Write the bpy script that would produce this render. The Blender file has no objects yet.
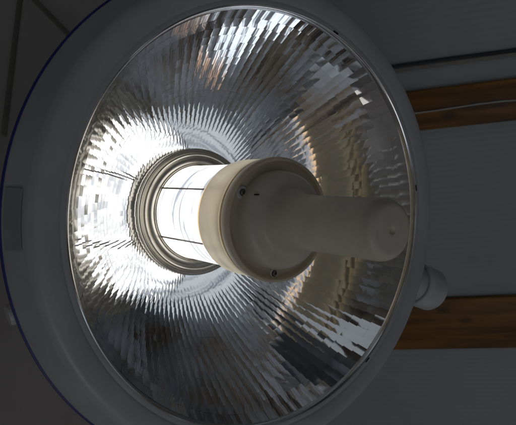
import bpy, bmesh, math, random
from mathutils import Vector, Matrix
random.seed(11)
S = bpy.context.scene
COL = S.collection
R = math.radians

# ------------------------------------------------------------------ camera
# world: z up, beams of the ceiling run along x; camera held low, looking up
HC = 1.25                                   # height of the camera
CAM = Matrix(((0.96220, 0.07626, 0.26147), (0.16512, -0.92679, -0.33733), (0.21660, 0.36775, -0.90435)))
cd = bpy.data.cameras.new('camera')
cd.sensor_width = 36.0
cd.lens = 36.0 * 600 / 516
cd.clip_start = 0.02
cd.dof.use_dof = True
cd.dof.focus_distance = 0.70
cd.dof.aperture_fstop = 14
cd.clip_end = 200
cam = bpy.data.objects.new('camera', cd)
COL.objects.link(cam)
cam.matrix_world = Matrix.Translation((0, 0, HC)) @ CAM.to_4x4()
S.camera = cam

# ------------------------------------------------------------------ world + lamps
w = bpy.data.worlds.new('World')
S.world = w
w.use_nodes = True
bg = w.node_tree.nodes['Background']
bg.inputs['Strength'].default_value = 1.0
_nt = w.node_tree
_tc = _nt.nodes.new('ShaderNodeTexCoord')
_n = _nt.nodes.new('ShaderNodeTexNoise')
_n.inputs['Scale'].default_value = 2.4
_n.inputs['Detail'].default_value = 3
_nt.links.new(_tc.outputs['Generated'], _n.inputs['Vector'])
_r = _nt.nodes.new('ShaderNodeValToRGB')          # a dim room: dark furniture, grey walls, a few pale things
_e = _r.color_ramp.elements
_e[0].position, _e[0].color = 0.36, (0.010, 0.009, 0.009, 1)
_e[1].position, _e[1].color = 0.70, (0.26, 0.30, 0.36, 1)
for _p, _c in ((0.43, (0.045, 0.038, 0.030)), (0.50, (0.062, 0.066, 0.072)), (0.58, (0.095, 0.105, 0.12))):
    _x = _e.new(_p)
    _x.color = (*_c, 1)
_nt.links.new(_n.outputs['Fac'], _r.inputs['Fac'])
_nt.links.new(_r.outputs['Color'], bg.inputs['Color'])
_d = _nt.nodes.new('ShaderNodeVectorMath')         # the room is brighter towards its window side, low behind the viewer
_d.operation = 'DOT_PRODUCT'
_d.inputs[1].default_value = (CAM @ Vector((-0.34, -0.92, 0.18))).normalized()
_nt.links.new(_tc.outputs['Generated'], _d.inputs[0])
_m = _nt.nodes.new('ShaderNodeMapRange')
_m.inputs['From Min'].default_value = -1.0
_m.inputs['From Max'].default_value = 1.0
_m.inputs['To Min'].default_value = 0.06
_m.inputs['To Max'].default_value = 2.0
_nt.links.new(_d.outputs['Value'], _m.inputs['Value'])
_nt.links.new(_m.outputs['Result'], bg.inputs['Strength'])


def window_or_added_light(name, dircam, dist, sx, sy, strength, col):
    """a rectangular area lamp behind the viewer"""
    ld = bpy.data.lights.new(name, 'AREA')
    ld.shape = 'RECTANGLE'
    ld.size, ld.size_y = sx, sy
    ld.energy = strength * sx * sy * math.pi      # strength = radiance
    ld.color = col
    o = bpy.data.objects.new(name, ld)
    COL.objects.link(o)
    d = (CAM @ Vector(dircam)).normalized()
    o.location = Vector((-0.17, 0.26, HC + 0.66)) + d * dist
    o.rotation_euler = (-d).to_track_quat('-Z', 'Z').to_euler()
    return o


window_or_added_light('window_or_added_light', (0.00, -0.70, 0.71), 2.2, 0.46, 0.78, 1.25, (0.88, 0.94, 1.0))
window_or_added_light('window_or_added_light', (-0.15, 0.88, 0.45), 2.2, 0.85, 0.62, 0.23, (0.83, 0.91, 1.0))
window_or_added_light('window_or_added_light', (0.20, -0.72, 0.66), 2.2, 0.24, 0.24, 0.60, (1.0, 0.55, 0.30))  # small warm lamp added for an orange glint in the bowl
window_or_added_light('window_or_added_light', (-0.42, -0.86, 0.30), 2.2, 1.10, 0.70, 0.62, (1.0, 0.96, 0.90))  # large soft lamp added to light the handle from below, not a window

S.view_settings.view_transform = 'Standard'
S.view_settings.look = 'None'
S.view_settings.exposure = 0
S.view_settings.gamma = 1
try:
    S.cycles.use_denoising = True
    S.cycles.denoiser = 'OPENIMAGEDENOISE'
except Exception:
    pass
S.cycles.max_bounces = 10
S.cycles.glossy_bounces = 8
S.cycles.diffuse_bounces = 4
S.cycles.sample_clamp_indirect = 6.0


# ------------------------------------------------------------------ materials
def mat(name, col, rough=0.5, metal=0.0, var=0.10, scale=30.0, bump=0.0, bscale=200.0, rvar=0.12, coord='Object',
        stretch=(1, 1, 1), spec=0.5, col2=None, detail=5.0):
    m = bpy.data.materials.new(name)
    m.use_nodes = True
    nt = m.node_tree
    b = nt.nodes['Principled BSDF']
    b.inputs['Metallic'].default_value = metal
    b.inputs['Specular IOR Level'].default_value = spec
    tc = nt.nodes.new('ShaderNodeTexCoord')
    mp = nt.nodes.new('ShaderNodeMapping')
    mp.inputs['Scale'].default_value = stretch
    nt.links.new(tc.outputs[coord], mp.inputs['Vector'])
    n = nt.nodes.new('ShaderNodeTexNoise')
    n.inputs['Scale'].default_value = scale
    n.inputs['Detail'].default_value = detail
    n.inputs['Roughness'].default_value = 0.62
    nt.links.new(mp.outputs['Vector'], n.inputs['Vector'])
    cr = nt.nodes.new('ShaderNodeValToRGB')
    lo = col2 if col2 else tuple(c * (1 - 2 * var) for c in col)
    cr.color_ramp.elements[0].position = 0.3
    cr.color_ramp.elements[1].position = 0.7
    cr.color_ramp.elements[0].color = (*lo, 1)
    cr.color_ramp.elements[1].color = (*tuple(c * (1 + 0.5 * var) for c in col), 1)
    nt.links.new(n.outputs['Fac'], cr.inputs['Fac'])
    nt.links.new(cr.outputs['Color'], b.inputs['Base Color'])
    mr = nt.nodes.new('ShaderNodeMapRange')
    mr.inputs['To Min'].default_value = max(0.0, rough - rvar * rough)
    mr.inputs['To Max'].default_value = rough + rvar * rough
    nt.links.new(n.outputs['Fac'], mr.inputs['Value'])
    nt.links.new(mr.outputs['Result'], b.inputs['Roughness'])
    if bump:
        n2 = nt.nodes.new('ShaderNodeTexNoise')
        n2.inputs['Scale'].default_value = bscale
        n2.inputs['Detail'].default_value = 3
        nt.links.new(mp.outputs['Vector'], n2.inputs['Vector'])
        bp = nt.nodes.new('ShaderNodeBump')
        bp.inputs['Strength'].default_value = bump
        bp.inputs['Distance'].default_value = 0.001
        nt.links.new(n2.outputs['Fac'], bp.inputs['Height'])
        nt.links.new(bp.outputs['Normal'], b.inputs['Normal'])
    return m


M_housing = mat('grey_white_paint', (0.37, 0.40, 0.44), 0.40, var=0.08, scale=9, bump=0.05, bscale=500, rvar=0.45)
M_rim = mat('rim_paint', (0.47, 0.485, 0.49), 0.36, var=0.08, scale=14, bump=0.05, bscale=500, rvar=0.45)
M_gasket = mat('blue_rubber', (0.015, 0.02, 0.20), 0.4, var=0.1)
M_plate = mat('grey_plate', (0.33, 0.35, 0.375), 0.5, var=0.06)
M_mirror = mat('mirror_facets', (0.89, 0.90, 0.91), 0.048, metal=1.0, var=0.05, scale=25, rvar=0.6)
M_gold = mat('copper_collar', (0.95, 0.66, 0.40), 0.42, metal=1.0, var=0.15, scale=80)
M_lip = mat('chrome_lip', (0.80, 0.80, 0.80), 0.14, metal=1.0, var=0.1, scale=60)
M_mirror_back = mat('mirror_backing', (0.25, 0.25, 0.25), 0.4, metal=1.0)
M_ring = mat('worn_brass_chrome', (0.80, 0.75, 0.65), 0.34, metal=1.0, var=0.08, scale=40, rvar=0.3)
M_plastic = mat('beige_plastic', (0.78, 0.72, 0.59), 0.34, var=0.06, scale=22, bump=0.10, bscale=260)
M_handle = mat('beige_handle_plastic', (0.71, 0.655, 0.54), 0.40, var=0.10, scale=13, bump=0.10, bscale=260)
M_groove = mat('dull_brass_band', (0.80, 0.66, 0.42), 0.40, metal=0.6, var=0.1)
M_drum = mat('thin_beige_plastic', (0.78, 0.71, 0.57), 0.34, var=0.06, scale=22, bump=0.10, bscale=260, stretch=(1, 1, 0.25))


def let_light_through(m, amount, col):
    """thin plastic: a share of the bulb's light inside comes through"""
    nt = m.node_tree
    out = nt.nodes['Material Output']
    t = nt.nodes.new('ShaderNodeBsdfTranslucent')
    t.inputs['Color'].default_value = (*col, 1)
    mx = nt.nodes.new('ShaderNodeMixShader')
    mx.inputs[0].default_value = amount
    nt.links.new(nt.nodes['Principled BSDF'].outputs[0], mx.inputs[1])
    nt.links.new(t.outputs[0], mx.inputs[2])
    nt.links.new(mx.outputs[0], out.inputs['Surface'])


let_light_through(M_drum, 0.24, (0.86, 0.76, 0.56))
M_steel = mat('screw_steel', (0.35, 0.34, 0.33), 0.3, metal=1.0, var=0.2, scale=300)
M_dark = mat('dark_recess', (0.015, 0.015, 0.016), 0.6)
M_white = mat('pale_plastic', (0.60, 0.60, 0.60), 0.4)
M_arm = mat('arm_enamel', (0.5, 0.51, 0.52), 0.4, var=0.06)
M_wire = mat('white_wire', (0.55, 0.54, 0.50), 0.5)
M_conduit = mat('dark_conduit', (0.02, 0.02, 0.022), 0.5)
M_trim = mat('ceiling_trim', (0.30, 0.28, 0.25), 0.6, var=0.1)
M_wall = mat('taupe_plaster', (0.52, 0.465, 0.43), 0.85, var=0.06, scale=5, bump=0.15, bscale=60)
M_batten = mat('wall_joint_tape', (0.20, 0.19, 0.16), 0.8, var=0.1)


def ceiling_mat():
    m = mat('painted_boards', (0.43, 0.465, 0.48), 0.75, var=0.06, scale=2.6, bump=0.1, bscale=50)
    nt = m.node_tree
    b = nt.nodes['Principled BSDF']
    tc = nt.nodes.new('ShaderNodeTexCoord')
    wv = nt.nodes.new('ShaderNodeTexWave')
    wv.wave_type = 'BANDS'
    wv.bands_direction = 'Y'
    wv.inputs['Scale'].default_value = 22
    wv.inputs['Distortion'].default_value = 0.25
    nt.links.new(tc.outputs['Object'], wv.inputs['Vector'])
    bp = nt.nodes.new('ShaderNodeBump')
    bp.inputs['Strength'].default_value = 0.25
    bp.inputs['Distance'].default_value = 0.002
    nt.links.new(wv.outputs['Fac'], bp.inputs['Height'])
    old = b.inputs['Normal'].links[0].from_socket
    nt.links.new(old, bp.inputs['Normal'])
    nt.links.new(bp.outputs['Normal'], b.inputs['Normal'])
    return m


def wood_mat():
    m = bpy.data.materials.new('stained_pine')
    m.use_nodes = True
    nt = m.node_tree
    b = nt.nodes['Principled BSDF']
    tc = nt.nodes.new('ShaderNodeTexCoord')
    mp = nt.nodes.new('ShaderNodeMapping')
    mp.inputs['Scale'].default_value = (1.4, 16, 16)
    nt.links.new(tc.outputs['Object'], mp.inputs['Vector'])
    n = nt.nodes.new('ShaderNodeTexNoise')
    n.inputs['Scale'].default_value = 2.4
    n.inputs['Detail'].default_value = 8
    n.inputs['Distortion'].default_value = 0.6
    nt.links.new(mp.outputs['Vector'], n.inputs['Vector'])
    cr = nt.nodes.new('ShaderNodeValToRGB')
    e = cr.color_ramp.elements
    e[0].position = 0.32
    e[0].color = (0.10, 0.037, 0.0015, 1)
    e[1].position = 0.68
    e[1].color = (0.36, 0.155, 0.012, 1)
    nt.links.new(n.outputs['Fac'], cr.inputs['Fac'])
    mp3 = nt.nodes.new('ShaderNodeMapping')
    mp3.inputs['Scale'].default_value = (5, 130, 130)
    nt.links.new(tc.outputs['Object'], mp3.inputs['Vector'])
    n3 = nt.nodes.new('ShaderNodeTexNoise')
    n3.inputs['Scale'].default_value = 2.0
    n3.inputs['Detail'].default_value = 4
    nt.links.new(mp3.outputs['Vector'], n3.inputs['Vector'])
    pr = nt.nodes.new('ShaderNodeValToRGB')
    pr.color_ramp.elements[0].position = 0.36
    pr.color_ramp.elements[0].color = (0.45, 0.42, 0.40, 1)
    pr.color_ramp.elements[1].position = 0.52
    pr.color_ramp.elements[1].color = (1, 1, 1, 1)
    nt.links.new(n3.outputs['Fac'], pr.inputs['Fac'])
    m3 = nt.nodes.new('ShaderNodeMix')
    m3.data_type = 'RGBA'
    m3.blend_type = 'MULTIPLY'
    m3.inputs['Factor'].default_value = 0.25
    nt.links.new(cr.outputs['Color'], m3.inputs[6])
    nt.links.new(pr.outputs['Color'], m3.inputs[7])
    # knots
    mp2 = nt.nodes.new('ShaderNodeMapping')
    mp2.inputs['Scale'].default_value = (9, 17, 0)
    nt.links.new(tc.outputs['Object'], mp2.inputs['Vector'])
    v = nt.nodes.new('ShaderNodeTexVoronoi')
    v.inputs['Scale'].default_value = 1.0
    nt.links.new(mp2.outputs['Vector'], v.inputs['Vector'])
    kr = nt.nodes.new('ShaderNodeValToRGB')
    kr.color_ramp.elements[0].position = 0.06
    kr.color_ramp.elements[0].color = (0.18, 0.18, 0.18, 1)
    kr.color_ramp.elements[1].position = 0.22
    kr.color_ramp.elements[1].color = (1, 1, 1, 1)
    nt.links.new(v.outputs['Distance'], kr.inputs['Fac'])
    mx = nt.nodes.new('ShaderNodeMix')
    mx.data_type = 'RGBA'
    mx.blend_type = 'MULTIPLY'
    mx.inputs['Factor'].default_value = 0.8
    nt.links.new(m3.outputs[2], mx.inputs[6])
    nt.links.new(kr.outputs['Color'], mx.inputs[7])
    nt.links.new(mx.outputs[2], b.inputs['Base Color'])
    b.inputs['Roughness'].default_value = 0.5
    bp = nt.nodes.new('ShaderNodeBump')
    bp.inputs['Strength'].default_value = 0.2
    bp.inputs['Distance'].default_value = 0.001
    nt.links.new(n.outputs['Fac'], bp.inputs['Height'])
    nt.links.new(bp.outputs['Normal'], b.inputs['Normal'])
    return m


def glow_mat(strength, tint):
    """frosted heat-filter glass around the burning bulb: the lit part of the lamp; also the added amber glow"""
    m = bpy.data.materials.new('lamp_glow')
    m.use_nodes = True
    nt = m.node_tree
    b = nt.nodes['Principled BSDF']
    b.inputs['Base Color'].default_value = (0.6, 0.62, 0.64, 1)
    b.inputs['Roughness'].default_value = 0.12
    tc = nt.nodes.new('ShaderNodeTexCoord')
    n = nt.nodes.new('ShaderNodeTexNoise')
    n.inputs['Scale'].default_value = 12
    n.inputs['Detail'].default_value = 3
    n.inputs['Distortion'].default_value = 0.6
    mp = nt.nodes.new('ShaderNodeMapping')                 # dimmer bands painted into the glow, for grey streaks in the mirror
    mp.inputs['Scale'].default_value = (1, 1, 11)
    nt.links.new(tc.outputs['Object'], mp.inputs['Vector'])
    nt.links.new(mp.outputs['Vector'], n.inputs['Vector'])
    cr = nt.nodes.new('ShaderNodeValToRGB')
    e = cr.color_ramp.elements
    e[0].position = 0.36
    e[0].color = (0.24, 0.27, 0.32, 1)
    e[1].position = 0.50
    e[1].color = (*tint, 1)
    nt.links.new(n.outputs['Fac'], cr.inputs['Fac'])
    nt.links.new(cr.outputs['Color'], b.inputs['Emission Color'])
    b.inputs['Emission Strength'].default_value = strength
    return m


M_ceiling = ceiling_mat()
M_wood = wood_mat()
# panel glow painted brighter at left, dimmer at right, for the bowl's reflections
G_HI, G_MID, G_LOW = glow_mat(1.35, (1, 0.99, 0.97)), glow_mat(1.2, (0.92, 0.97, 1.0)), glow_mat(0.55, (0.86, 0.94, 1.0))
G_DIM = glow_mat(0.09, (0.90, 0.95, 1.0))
M_arc_glow = glow_mat(0.95, (1.0, 0.64, 0.33))  # glow added at the drum's back to brighten the copper arc in the mirror
M_flange_glow = glow_mat(0.5, (1.0, 0.80, 0.52))  # unseen glow added inside the drum to light its flange
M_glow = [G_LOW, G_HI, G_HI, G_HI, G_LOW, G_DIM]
M_seam = mat('filter_glass_edge', (0.05, 0.03, 0.06), 0.25, var=0.3, scale=90, col2=(0.25, 0.12, 0.05))


# ------------------------------------------------------------------ mesh helpers
def obj(name, bm, m, parent=None, smooth=True, ang=35):
    me = bpy.data.meshes.new(name)
    bmesh.ops.recalc_face_normals(bm, faces=bm.faces)
    bm.to_mesh(me)
    bm.free()
    o = bpy.data.objects.new(name, me)
    COL.objects.link(o)
    me.materials.append(m)
    if smooth:
        me.polygons.foreach_set('use_smooth', [True] * len(me.polygons))
        me.set_sharp_from_angle(angle=R(ang))
    if parent:
        o.parent = parent
    return o


def lathe(prof, seg=160, a0=0.0, a1=360.0, bm=None, close=False):
    """profile of (r, z) turned about the local z axis"""
    bm = bm or bmesh.new()
    full = abs(a1 - a0 - 360) < 1e-6
    n = seg if full else seg + 1
    rows = []
    for (r, z) in prof:
        if r < 1e-7:
            v = bm.verts.new((0, 0, z))
            rows.append([v] * n)
            continue
        row = []
        for i in range(n):
            t = R(a0 + (a1 - a0) * i / seg)
            row.append(bm.verts.new((r * math.cos(t), r * math.sin(t), z)))
        rows.append(row)
    pairs = list(zip(rows, rows[1:]))
    if close:
        pairs.append((rows[-1], rows[0]))
    for A, B in pairs:
        for i in range(seg):
            j = (i + 1) % n
            vs = []
            for v in (A[i], A[j], B[j], B[i]):
                if v not in vs:
                    vs.append(v)
            if len(vs) > 2:
                bm.faces.new(vs)
    return bm


def smoothprof(pts, k=4):
    """Catmull-Rom through profile points"""
    out = []
    n = len(pts)
    for i in range(n - 1):
        p0, p1, p2, p3 = pts[max(i - 1, 0)], pts[i], pts[i + 1], pts[min(i + 2, n - 1)]
        for s in range(k):
            t = s / k
            out.append(tuple(0.5 * (2 * b + (c - a) * t + (2 * a - 5 * b + 4 * c - d) * t * t + (3 * b - a - 3 * c + d) * t ** 3)
                             for a, b, c, d in zip(p0, p1, p2, p3)))
    out.append(pts[-1])
    return out


def box(bm, c, s, rot=None, bevel=0.0):
    r = bmesh.ops.create_cube(bm, size=1)
    vs = r['verts']
    for v in vs:
        v.co = Vector((v.co.x * s[0], v.co.y * s[1], v.co.z * s[2]))
    if bevel:
        es = list({e for v in vs for e in v.link_edges})
        rr = bmesh.ops.bevel(bm, geom=es, offset=bevel, segments=2, affect='EDGES', profile=0.5)
        vs = list({v for f in rr['faces'] for v in f.verts} | {v for v in vs if v.is_valid})
    for v in vs:
        if rot is not None:
            v.co = rot @ v.co
        v.co += Vector(c)
    return bm


def tube(bm, pts, rad, seg=12):
    pts = [Vector(p) for p in pts]
    rings = []
    up = Vector((0, 0, 1))
    for i, p in enumerate(pts):
        t = (pts[min(i + 1, len(pts) - 1)] - pts[max(i - 1, 0)]).normalized()
        a = t.cross(up)
        if a.length < 1e-3:
            a = t.cross(Vector((1, 0, 0)))
        a.normalize()
        b = t.cross(a).normalized()
        rings.append([bm.verts.new(p + rad * (math.cos(2 * math.pi * k / seg) * a + math.sin(2 * math.pi * k / seg) * b)) for k in range(seg)])
    for A, B in zip(rings, rings[1:]):
        for k in range(seg):
            bm.faces.new((A[k], A[(k + 1) % seg], B[(k + 1) % seg], B[k]))
    bm.faces.new(rings[0])
    bm.faces.new(list(reversed(rings[-1])))
    return bm


def tag(o, label=None, cat=None, kind=None, group=None):
    if label:
        o['label'] = label
    if cat:
        o['category'] = cat
    if kind:
        o['kind'] = kind
    if group:
        o['group'] = group
    return o


# ------------------------------------------------------------------ the setting: ceiling and wall
ZC = HC + 1.5
bm = box(bmesh.new(), (1.24, 0.6, ZC + 0.03), (3.72, 4.4, 0.06))
tag(obj('ceiling', bm, M_ceiling, smooth=False), kind='structure')
bm = box(bmesh.new(), (-0.65, 0.6, 1.375), (0.06, 4.4, 2.75 - 0.002))
tag(obj('wall', bm, M_wall, smooth=False), kind='structure')

K = 1.485 / 1.5
for (y0, y1, lab) in ((0.2800, 0.3790, 'narrower knotty brown pine beam with a thin white wire running along it'),
                      (0.8540, 1.0130, 'wider plain brown pine beam on the ceiling behind the round knob')):
    y0 *= K
    y1 *= K
    bm = box(bmesh.new(), (1.24, (y0 + y1) / 2, ZC - 0.008), (3.715, y1 - y0, 0.0155), bevel=0.0025)
    tag(obj('ceiling_beam', bm, M_wood), lab, 'beam', kind='thing', group='wooden beams across the ceiling')

# white wire tacked along the narrower beam, slightly wavy
pts = []
random.seed(4)
for i in range(60):
    x = -0.5 + i * 0.05
    pts.append((x, 0.3275 + 0.0022 * math.sin(x * 19 + 1.2) + random.uniform(-0.0007, 0.0007), ZC - 0.0178))
bm = tube(bmesh.new(), pts, 0.0019, 8)
tag(obj('electric_wire', bm, M_wire), 'thin white electric wire tacked along the narrower pine beam', 'wire')

# dark cable with its strip of trim
bm = tube(bmesh.new(), [(-0.6 + i * 0.1, 0.2135 + 0.0006 * math.sin(i * 1.7), ZC - 0.0045) for i in range(36)], 0.0034, 10)
tag(obj('ceiling_cable', bm, M_conduit), 'straight dark cable under the grey ceiling above the narrower beam', 'cable', kind='thing')
bm = box(bmesh.new(), (1.24, 0.2245, ZC - 0.003), (3.71, 0.010, 0.0055), bevel=0.001)
tag(obj('ceiling_trim', bm, M_trim), 'thin grey brown trim strip beside the dark ceiling cable', 'trim', kind='thing')

# two darker joints on the taupe wall at the left
def strip(p, q, lab):
    p, q = Vector(p), Vector(q)
    d = (q - p)
    b = bmesh.new()
    ang = math.atan2(d.z, d.y)
    box(b, (p + q) / 2, (0.004, d.length, 0.010), Matrix.Rotation(ang, 3, 'X'), bevel=0.001)
    tag(obj('wall_strip', b, M_batten), lab, 'strip', kind='thing', group='dark strips on the wall')


X = -0.6185
strip((X, -0.10, HC + 0.985), (X, 0.14, HC + 0.806), 'dark strip on the taupe wall nearer the left edge of the photo')
strip((X, -0.08, HC + 0.965), (X, 0.075, HC + 1.155), 'short dark slanting strip on the taupe wall ending behind the lamp rim')

# ------------------------------------------------------------------ the surgical lamp
AX = CAM @ Vector((0.57082, -0.04632, 0.81978))          # axis of the lamp, towards the viewer's right
UX = Vector((0.96220, 0.16512, 0.21660))                  # image right
UX = (CAM @ Vector((0.82068, 0.0, -0.57139))).normalized()
VY = AX.cross(UX).normalized()
LAMP = bpy.data.objects.new('surgical_lamp', None)
COL.objects.link(LAMP)
rot = Matrix((UX, VY, AX)).transposed()
LAMP.matrix_world = Matrix.Translation(Vector((-0.17245, 0.25691, HC + 0.66042))) @ rot.to_4x4()
tag(LAMP, 'large round operating lamp with faceted mirror bowl, lit bulb and beige centre handle', 'lamp')

# housing: front rim, sloping skirt and domed back
front = [(0.2502, -0.0060), (0.2502, 0.0015), (0.2512, 0.0034), (0.2535, 0.0042), (0.2572, 0.0043), (0.2580, 0.0038),
         (0.2590, 0.0038), (0.2600, 0.0046), (0.2616, 0.0052)]
front += smoothprof([(0.2640, 0.0058), (0.2740, 0.0068), (0.2830, 0.0048), (0.2890, -0.0010)], 5)
front += smoothprof([(0.2905, -0.0045), (0.2975, -0.0195), (0.3030, -0.0310), (0.3042, -0.0345)], 4)
obj('rim', lathe(front, 220), M_rim, LAMP)
gas = [(0.3030, -0.0348), (0.3052, -0.0349), (0.3062, -0.0356), (0.3065, -0.0370), (0.3062, -0.0388), (0.3050, -0.0402), (0.3030, -0.0410)]
obj('gasket', lathe(gas, 220), M_gasket, LAMP)
back = smoothprof([(0.3040, -0.0412), (0.3020, -0.0600), (0.2840, -0.1120), (0.2350, -0.1800), (0.1600, -0.2230), (0.0850, -0.2420), (0.03, -0.2480), (0.0, -0.2485)], 5)
back = [(max(r, 0.0), z) for r, z in back]
hs = obj('housing', lathe(back, 160), M_housing, LAMP)

# grey plate on the sloping skirt, facing left
pl = [(0.2926, -0.0065), (0.2936, -0.0062), (0.3034, -0.0295), (0.3030, -0.0310)]
obj('plate', lathe(pl, 14, 174.0, 185.5), M_plate, LAMP)

# mirror bowl: 120 sectors of flat facets on a paraboloid
KP = 1 / 0.287
RO = 0.2488


def lean(r):
    """degrees by which the bowl's zones depart from a true paraboloid"""
    t = (r - 0.0905) / (RO - 0.0905)
    pts = ((0.0, -2.2), (0.15, -2.2), (0.24, 0.0), (0.64, 0.0), (0.72, 0.7), (0.90, 0.5), (0.94, -2.5), (1.0, -2.8))
    for (x0, y0), (x1, y1) in zip(pts, pts[1:]):
        if t <= x1:
            return y0 + (y1 - y0) * max(0.0, t - x0) / (x1 - x0)
    return pts[-1][1]


ZT = [-0.0030]
for i in range(400):                          # the bowl's profile, integrated from its rim inwards
    r = RO + 0.0002 - (i + 0.5) * 0.0004
    ZT.append(ZT[-1] - 0.0004 * math.tan(math.atan(2 * KP * r) - R(lean(r))))


def zp(r):
    x = min(max((RO + 0.0002 - r) / 0.0004, 0.0), 399.0)
    i = min(int(x), 398)
    return ZT[i] + (ZT[i + 1] - ZT[i]) * (x - i)


NS, NR, SUB, ACR = 120, 22, 3, 4
PILLOW = (2.5, 1.0)                           # facets are pressed slightly convex across (degrees at their edges), inner and outer rings
random.seed(21)
bm = bmesh.new()
sect_tilt = [random.gauss(0, 0.50) for _ in range(NS)]
for i in range(NR):
    ra, rb = 0.0905 + (RO - 0.0905) * i / NR, 0.0905 + (RO - 0.0905) * (i + 1) / NR
    off = 0.11 * i
    u_ = min(max((i - 7) / 4, 0.0), 1.0)
    pil = PILLOW[0] + (PILLOW[1] - PILLOW[0]) * u_
    st = 0.3 + 0.5 * u_
    ring_t = random.gauss(0, 0.20)
    for j in range(NS):
        # a facet: nearly flat across, following the bowl's curve outwards, pressed a little off true
        t0, t1 = 2 * math.pi * (j + off) / NS, 2 * math.pi * (j + 1 + off) / NS
        rr = [ra + (rb - ra) * q / SUB for q in range(SUB + 1)]
        A_ = [Vector((r * math.cos(t0), r * math.sin(t0), zp(r))) for r in rr]
        B_ = [Vector((r * math.cos(t1), r * math.sin(t1), zp(r))) for r in rr]
        c = (A_[0] + A_[-1] + B_[0] + B_[-1]) / 4
        rad = (A_[-1] + B_[-1] - A_[0] - B_[0]).normalized()
        tan = (B_[0] + B_[-1] - A_[0] - A_[-1]).normalized()
        nrm = rad.cross(tan)
        if nrm.z < 0:
            nrm = -nrm
        M = Matrix.Rotation(R(random.gauss(0, 0.30) + ring_t), 3, tan) @ Matrix.Rotation(R(random.gauss(0, 0.22) + st * sect_tilt[j]), 3, rad)
        cols = []
        for k in range(ACR + 1):
            f = k / ACR
            row_ = []
            for p, q in zip(A_, B_):
                sag = math.tan(R(pil)) * (q - p).length / 4 * (1 - (2 * f - 1) ** 2)
                row_.append(bm.verts.new(c + M @ (p.lerp(q, f) + nrm * sag - c)))
            cols.append(row_)
        for va, vb in zip(cols, cols[1:]):
            for q in range(SUB):
                fc = bm.faces.new((va[q], va[q + 1], vb[q + 1], vb[q]))
                fc.smooth = True
me = bpy.data.meshes.new('reflector')
bm.to_mesh(me)
bm.free()
me.materials.append(M_mirror)
ref = bpy.data.objects.new('reflector', me)
COL.objects.link(ref)
ref.parent = LAMP
obj('mirror_lip', lathe([(RO - 0.0002, -0.0032), (0.2492, -0.0004), (0.2500, 0.0018), (0.2510, 0.0038), (0.2522, 0.0046), (0.2534, 0.0038)], 200), M_lip, ref)
bk = [(r + 0.0012, zp(r) - 0.0008) for r in [0.088 + (RO - 0.088) * i / 24 for i in range(25)]]
obj('reflector_backing', lathe(bk, 120), M_mirror_back, ref)

# three small dark clips holding the mirror at the rim
for k in range(3):
    t = R(70 - 60 * k)
    b = bmesh.new()
    box(b, (0.2538 * math.cos(t), 0.2538 * math.sin(t), 0.0040), (0.0022, 0.0085, 0.0018), Matrix.Rotation(t, 3, 'Z'), bevel=0.0006)
    obj('clip', b, M_dark, LAMP)

# stepped metal ring at the bottom of the bowl
ZB = zp(0.0905)
ringp = [(0.0935, 0.0022), (0.0925, 0.0022), (0.0912, 0.0034), (0.0896, 0.0036), (0.0884, 0.0022), (0.0876, 0.0022), (0.0864, 0.0048),
         (0.0846, 0.0058), (0.0830, 0.0052), (0.0824, 0.0040), (0.0808, 0.0040), (0.0798, 0.0066), (0.0780, 0.0082),
         (0.0756, 0.0088), (0.0732, 0.0084), (0.0720, 0.0070), (0.0708, 0.0080), (0.0700, 0.0080), (0.0694, 0.0060), (0.0692, -0.0200)]
ringp = [(r, z + ZB) for r, z in ringp]
obj('lamp_ring', lathe(ringp, 160), M_ring, LAMP)

# heat-filter glass round the bulb: six lit panels with dark edges
for k in range(6):
    a0, a1 = 30 + 60 * k + 1.0, 90 + 60 * k - 1.0
    prof = [(0.0682, -0.200), (0.0682, -0.0140), (0.0655, -0.0140), (0.0655, -0.200)]
    obj('filter_glass', lathe(prof, 18, a0, a1, close=True), M_glow[k], LAMP)
for k in range(6):
    t = R(30 + 60 * k)
    b = bmesh.new()
    box(b, (0.0674 * math.cos(t), 0.0674 * math.sin(t), -0.1075), (0.0035, 0.0023, 0.184), Matrix.Rotation(t, 3, 'Z'), bevel=0.0004)
    obj('glass_edge', b, M_seam, LAMP)

# bands round the glass: metal at the bottom, tucked-away amber glow added at and inside the drum
for z0, z1, cm in ((ZB + 0.0020, ZB + 0.0090, M_ring), (-0.0675, -0.0568, M_arc_glow), (-0.0125, -0.0005, M_flange_glow)):
    obj('metal_or_glow_band', lathe([(0.0684, z0), (0.0688, z0), (0.0692, z0 + 0.0006), (0.0692, z1 - 0.0006), (0.0688, z1), (0.0684, z1)], 128, close=True), cm, LAMP)

# drum that shades the bulb, with grooved edge and raised lip
drum = [(0.0712, -0.0572), (0.0725, -0.0572), (0.0735, -0.0562), (0.0738, -0.0540), (0.0739, -0.0150), (0.0739, -0.0095), (0.0730, -0.0088),
        (0.0730, -0.0068), (0.0740, -0.0061), (0.0740, -0.0030), (0.0734, -0.0024), (0.0734, -0.0012), (0.0752, -0.0004), (0.0757, 0.0014),
        (0.0757, 0.0085), (0.0752, 0.0112), (0.0740, 0.0126), (0.0722, 0.0129), (0.0710, 0.0122), (0.0704, 0.0105), (0.0698, 0.0066),
        (0.0690, 0.0060), (0.0550, 0.0060), (0.0, 0.0060)]
dr = obj('drum', lathe(drum, 160), M_drum, LAMP, ang=50)
obj('baffle', lathe([(0.0, 0.0005), (0.0722, 0.0005), (0.0726, 0.0020), (0.0722, 0.0035), (0.0, 0.0035)], 96), M_plastic, dr)  # unseen disc added to keep the inner glow off the drum's face
obj('groove_ring', lathe([(0.0730, -0.0092), (0.0741, -0.0090), (0.0744, -0.0080), (0.0744, -0.0050), (0.0741, -0.0040), (0.0730, -0.0034)], 128), M_groove, dr)

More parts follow.
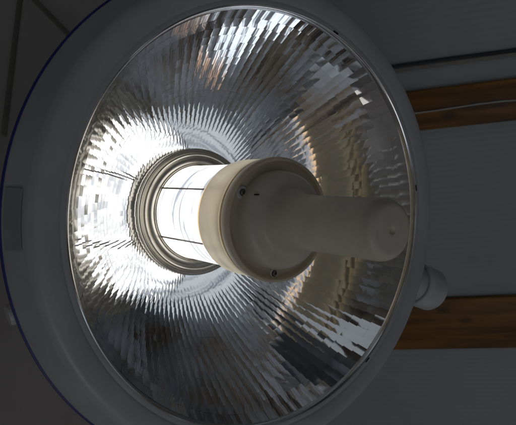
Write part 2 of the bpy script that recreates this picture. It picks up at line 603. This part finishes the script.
# three screws in the drum's face
for k in range(3):
    t = R((148.5, 267, 387)[k])
    rk = (0.0612, 0.0646, 0.0646)[k]
    c = Vector((rk * math.cos(t), rk * math.sin(t), 0.0060))
    e = 1.3 if k == 0 else 1.0
    b = lathe([(0.0060 * e, 0.0), (0.0060 * e, 0.0016), (0.0052 * e, 0.0024), (0.0042, 0.0024), (0.0040, 0.0006), (0.0, 0.0006)], 32)
    bu = obj('bushing', b, M_white if k == 0 else M_plastic, dr)
    bu.location = c
    b = lathe([(0.0036, 0.0), (0.0036, 0.0022), (0.0030, 0.0034), (0.0017, 0.0038), (0.0015, 0.0016), (0.0, 0.0016)], 24)
    sc = obj('screw', b, M_steel, dr)
    sc.location = c + Vector((0, 0, 0.0006))
b = bmesh.new()
box(b, (-0.0435, 0.0300, 0.0266), (0.0085, 0.0016, 0.0030), bevel=0.0003)
obj('slot', b, M_dark, dr)

# centre handle rising from a rounded boss
hp = [(0.0594, 0.0060), (0.0594, 0.0120)]
hp += smoothprof([(0.0590, 0.0165), (0.0574, 0.0220), (0.0543, 0.0264), (0.0500, 0.0293), (0.0445, 0.0312), (0.0395, 0.0338),
                  (0.0355, 0.0395), (0.0330, 0.0500), (0.0317, 0.0650), (0.0311, 0.0900), (0.0309, 0.1300), (0.0313, 0.1700), (0.0311, 0.1780)], 5)
hp += smoothprof([(0.0306, 0.1815), (0.0289, 0.1857), (0.0262, 0.1888), (0.0236, 0.1902), (0.0215, 0.1906)], 5)
hp += smoothprof([(0.0205, 0.1906), (0.0058, 0.1908), (0.0046, 0.1902), (0.0034, 0.1889), (0.0018, 0.1881), (0.0, 0.1880)], 3)
hp[-1] = (0.0, 0.1880)
obj('handle', lathe(hp, 128), M_handle, LAMP)

# side knob on its collar, at the right of the rim
def along(prof, r0, ang, z, name, m, tilt=0.0):
    """lathe whose axis points outwards from the lamp at the given angle"""
    o = obj(name, lathe(prof, 64), m, LAMP)
    t = R(ang)
    X_ = Vector((math.cos(t), math.sin(t), tilt)).normalized()
    Y_ = Vector((-math.sin(t), math.cos(t), 0))
    Z_ = X_
    A_ = Y_.cross(Z_).normalized()
    o.matrix_local = Matrix.Translation(Vector((r0 * math.cos(t), r0 * math.sin(t), z))) @ Matrix((A_, Y_, Z_)).transposed().to_4x4()
    return o


ANG, ZK = -18.5, -0.052
along([(0.0, -0.02), (0.030, -0.02), (0.030, 0.044), (0.0, 0.044)], 0.290, ANG, ZK, 'collar', M_arm)
along([(0.0, 0.0), (0.0330, 0.0), (0.0345, 0.0015), (0.0345, 0.042), (0.0325, 0.046), (0.0, 0.047)], 0.335, ANG, ZK, 'knob', M_white)
along([(0.0, 0.0), (0.0105, 0.0), (0.0112, 0.0010), (0.0112, 0.010), (0.0100, 0.012), (0.0, 0.012)], 0.298, 198.5, -0.050, 'catch', M_white)

# bracket plate beside the knob, and the arm carrying the lamp from the ceiling
br = [(0.306, -0.085), (0.314, -0.085), (0.314, -0.050), (0.306, -0.050)]
obj('bracket', lathe(br, 24, -36, 2, close=True), M_arm, LAMP)
inv = LAMP.matrix_world.inverted()
pb = LAMP.matrix_world @ Vector((0, 0, -0.24))
bend = LAMP.matrix_world @ Vector((0, 0, -0.315))
pts = [pb, pb.lerp(bend, 0.5), bend]
top = Vector((bend.x, bend.y, ZC - 0.03))
for i in range(1, 6):
    pts.append(bend.lerp(top, i / 5))
pts = [inv @ p for p in pts]
obj('support_arm', tube(bmesh.new(), pts, 0.022, 20), M_arm, LAMP)
b = bmesh.new()
tube(b, [inv @ Vector((bend.x, bend.y, ZC - 0.035)), inv @ Vector((bend.x, bend.y, ZC - 0.001))], 0.07, 40)
obj('ceiling_mount', b, M_arm, LAMP)
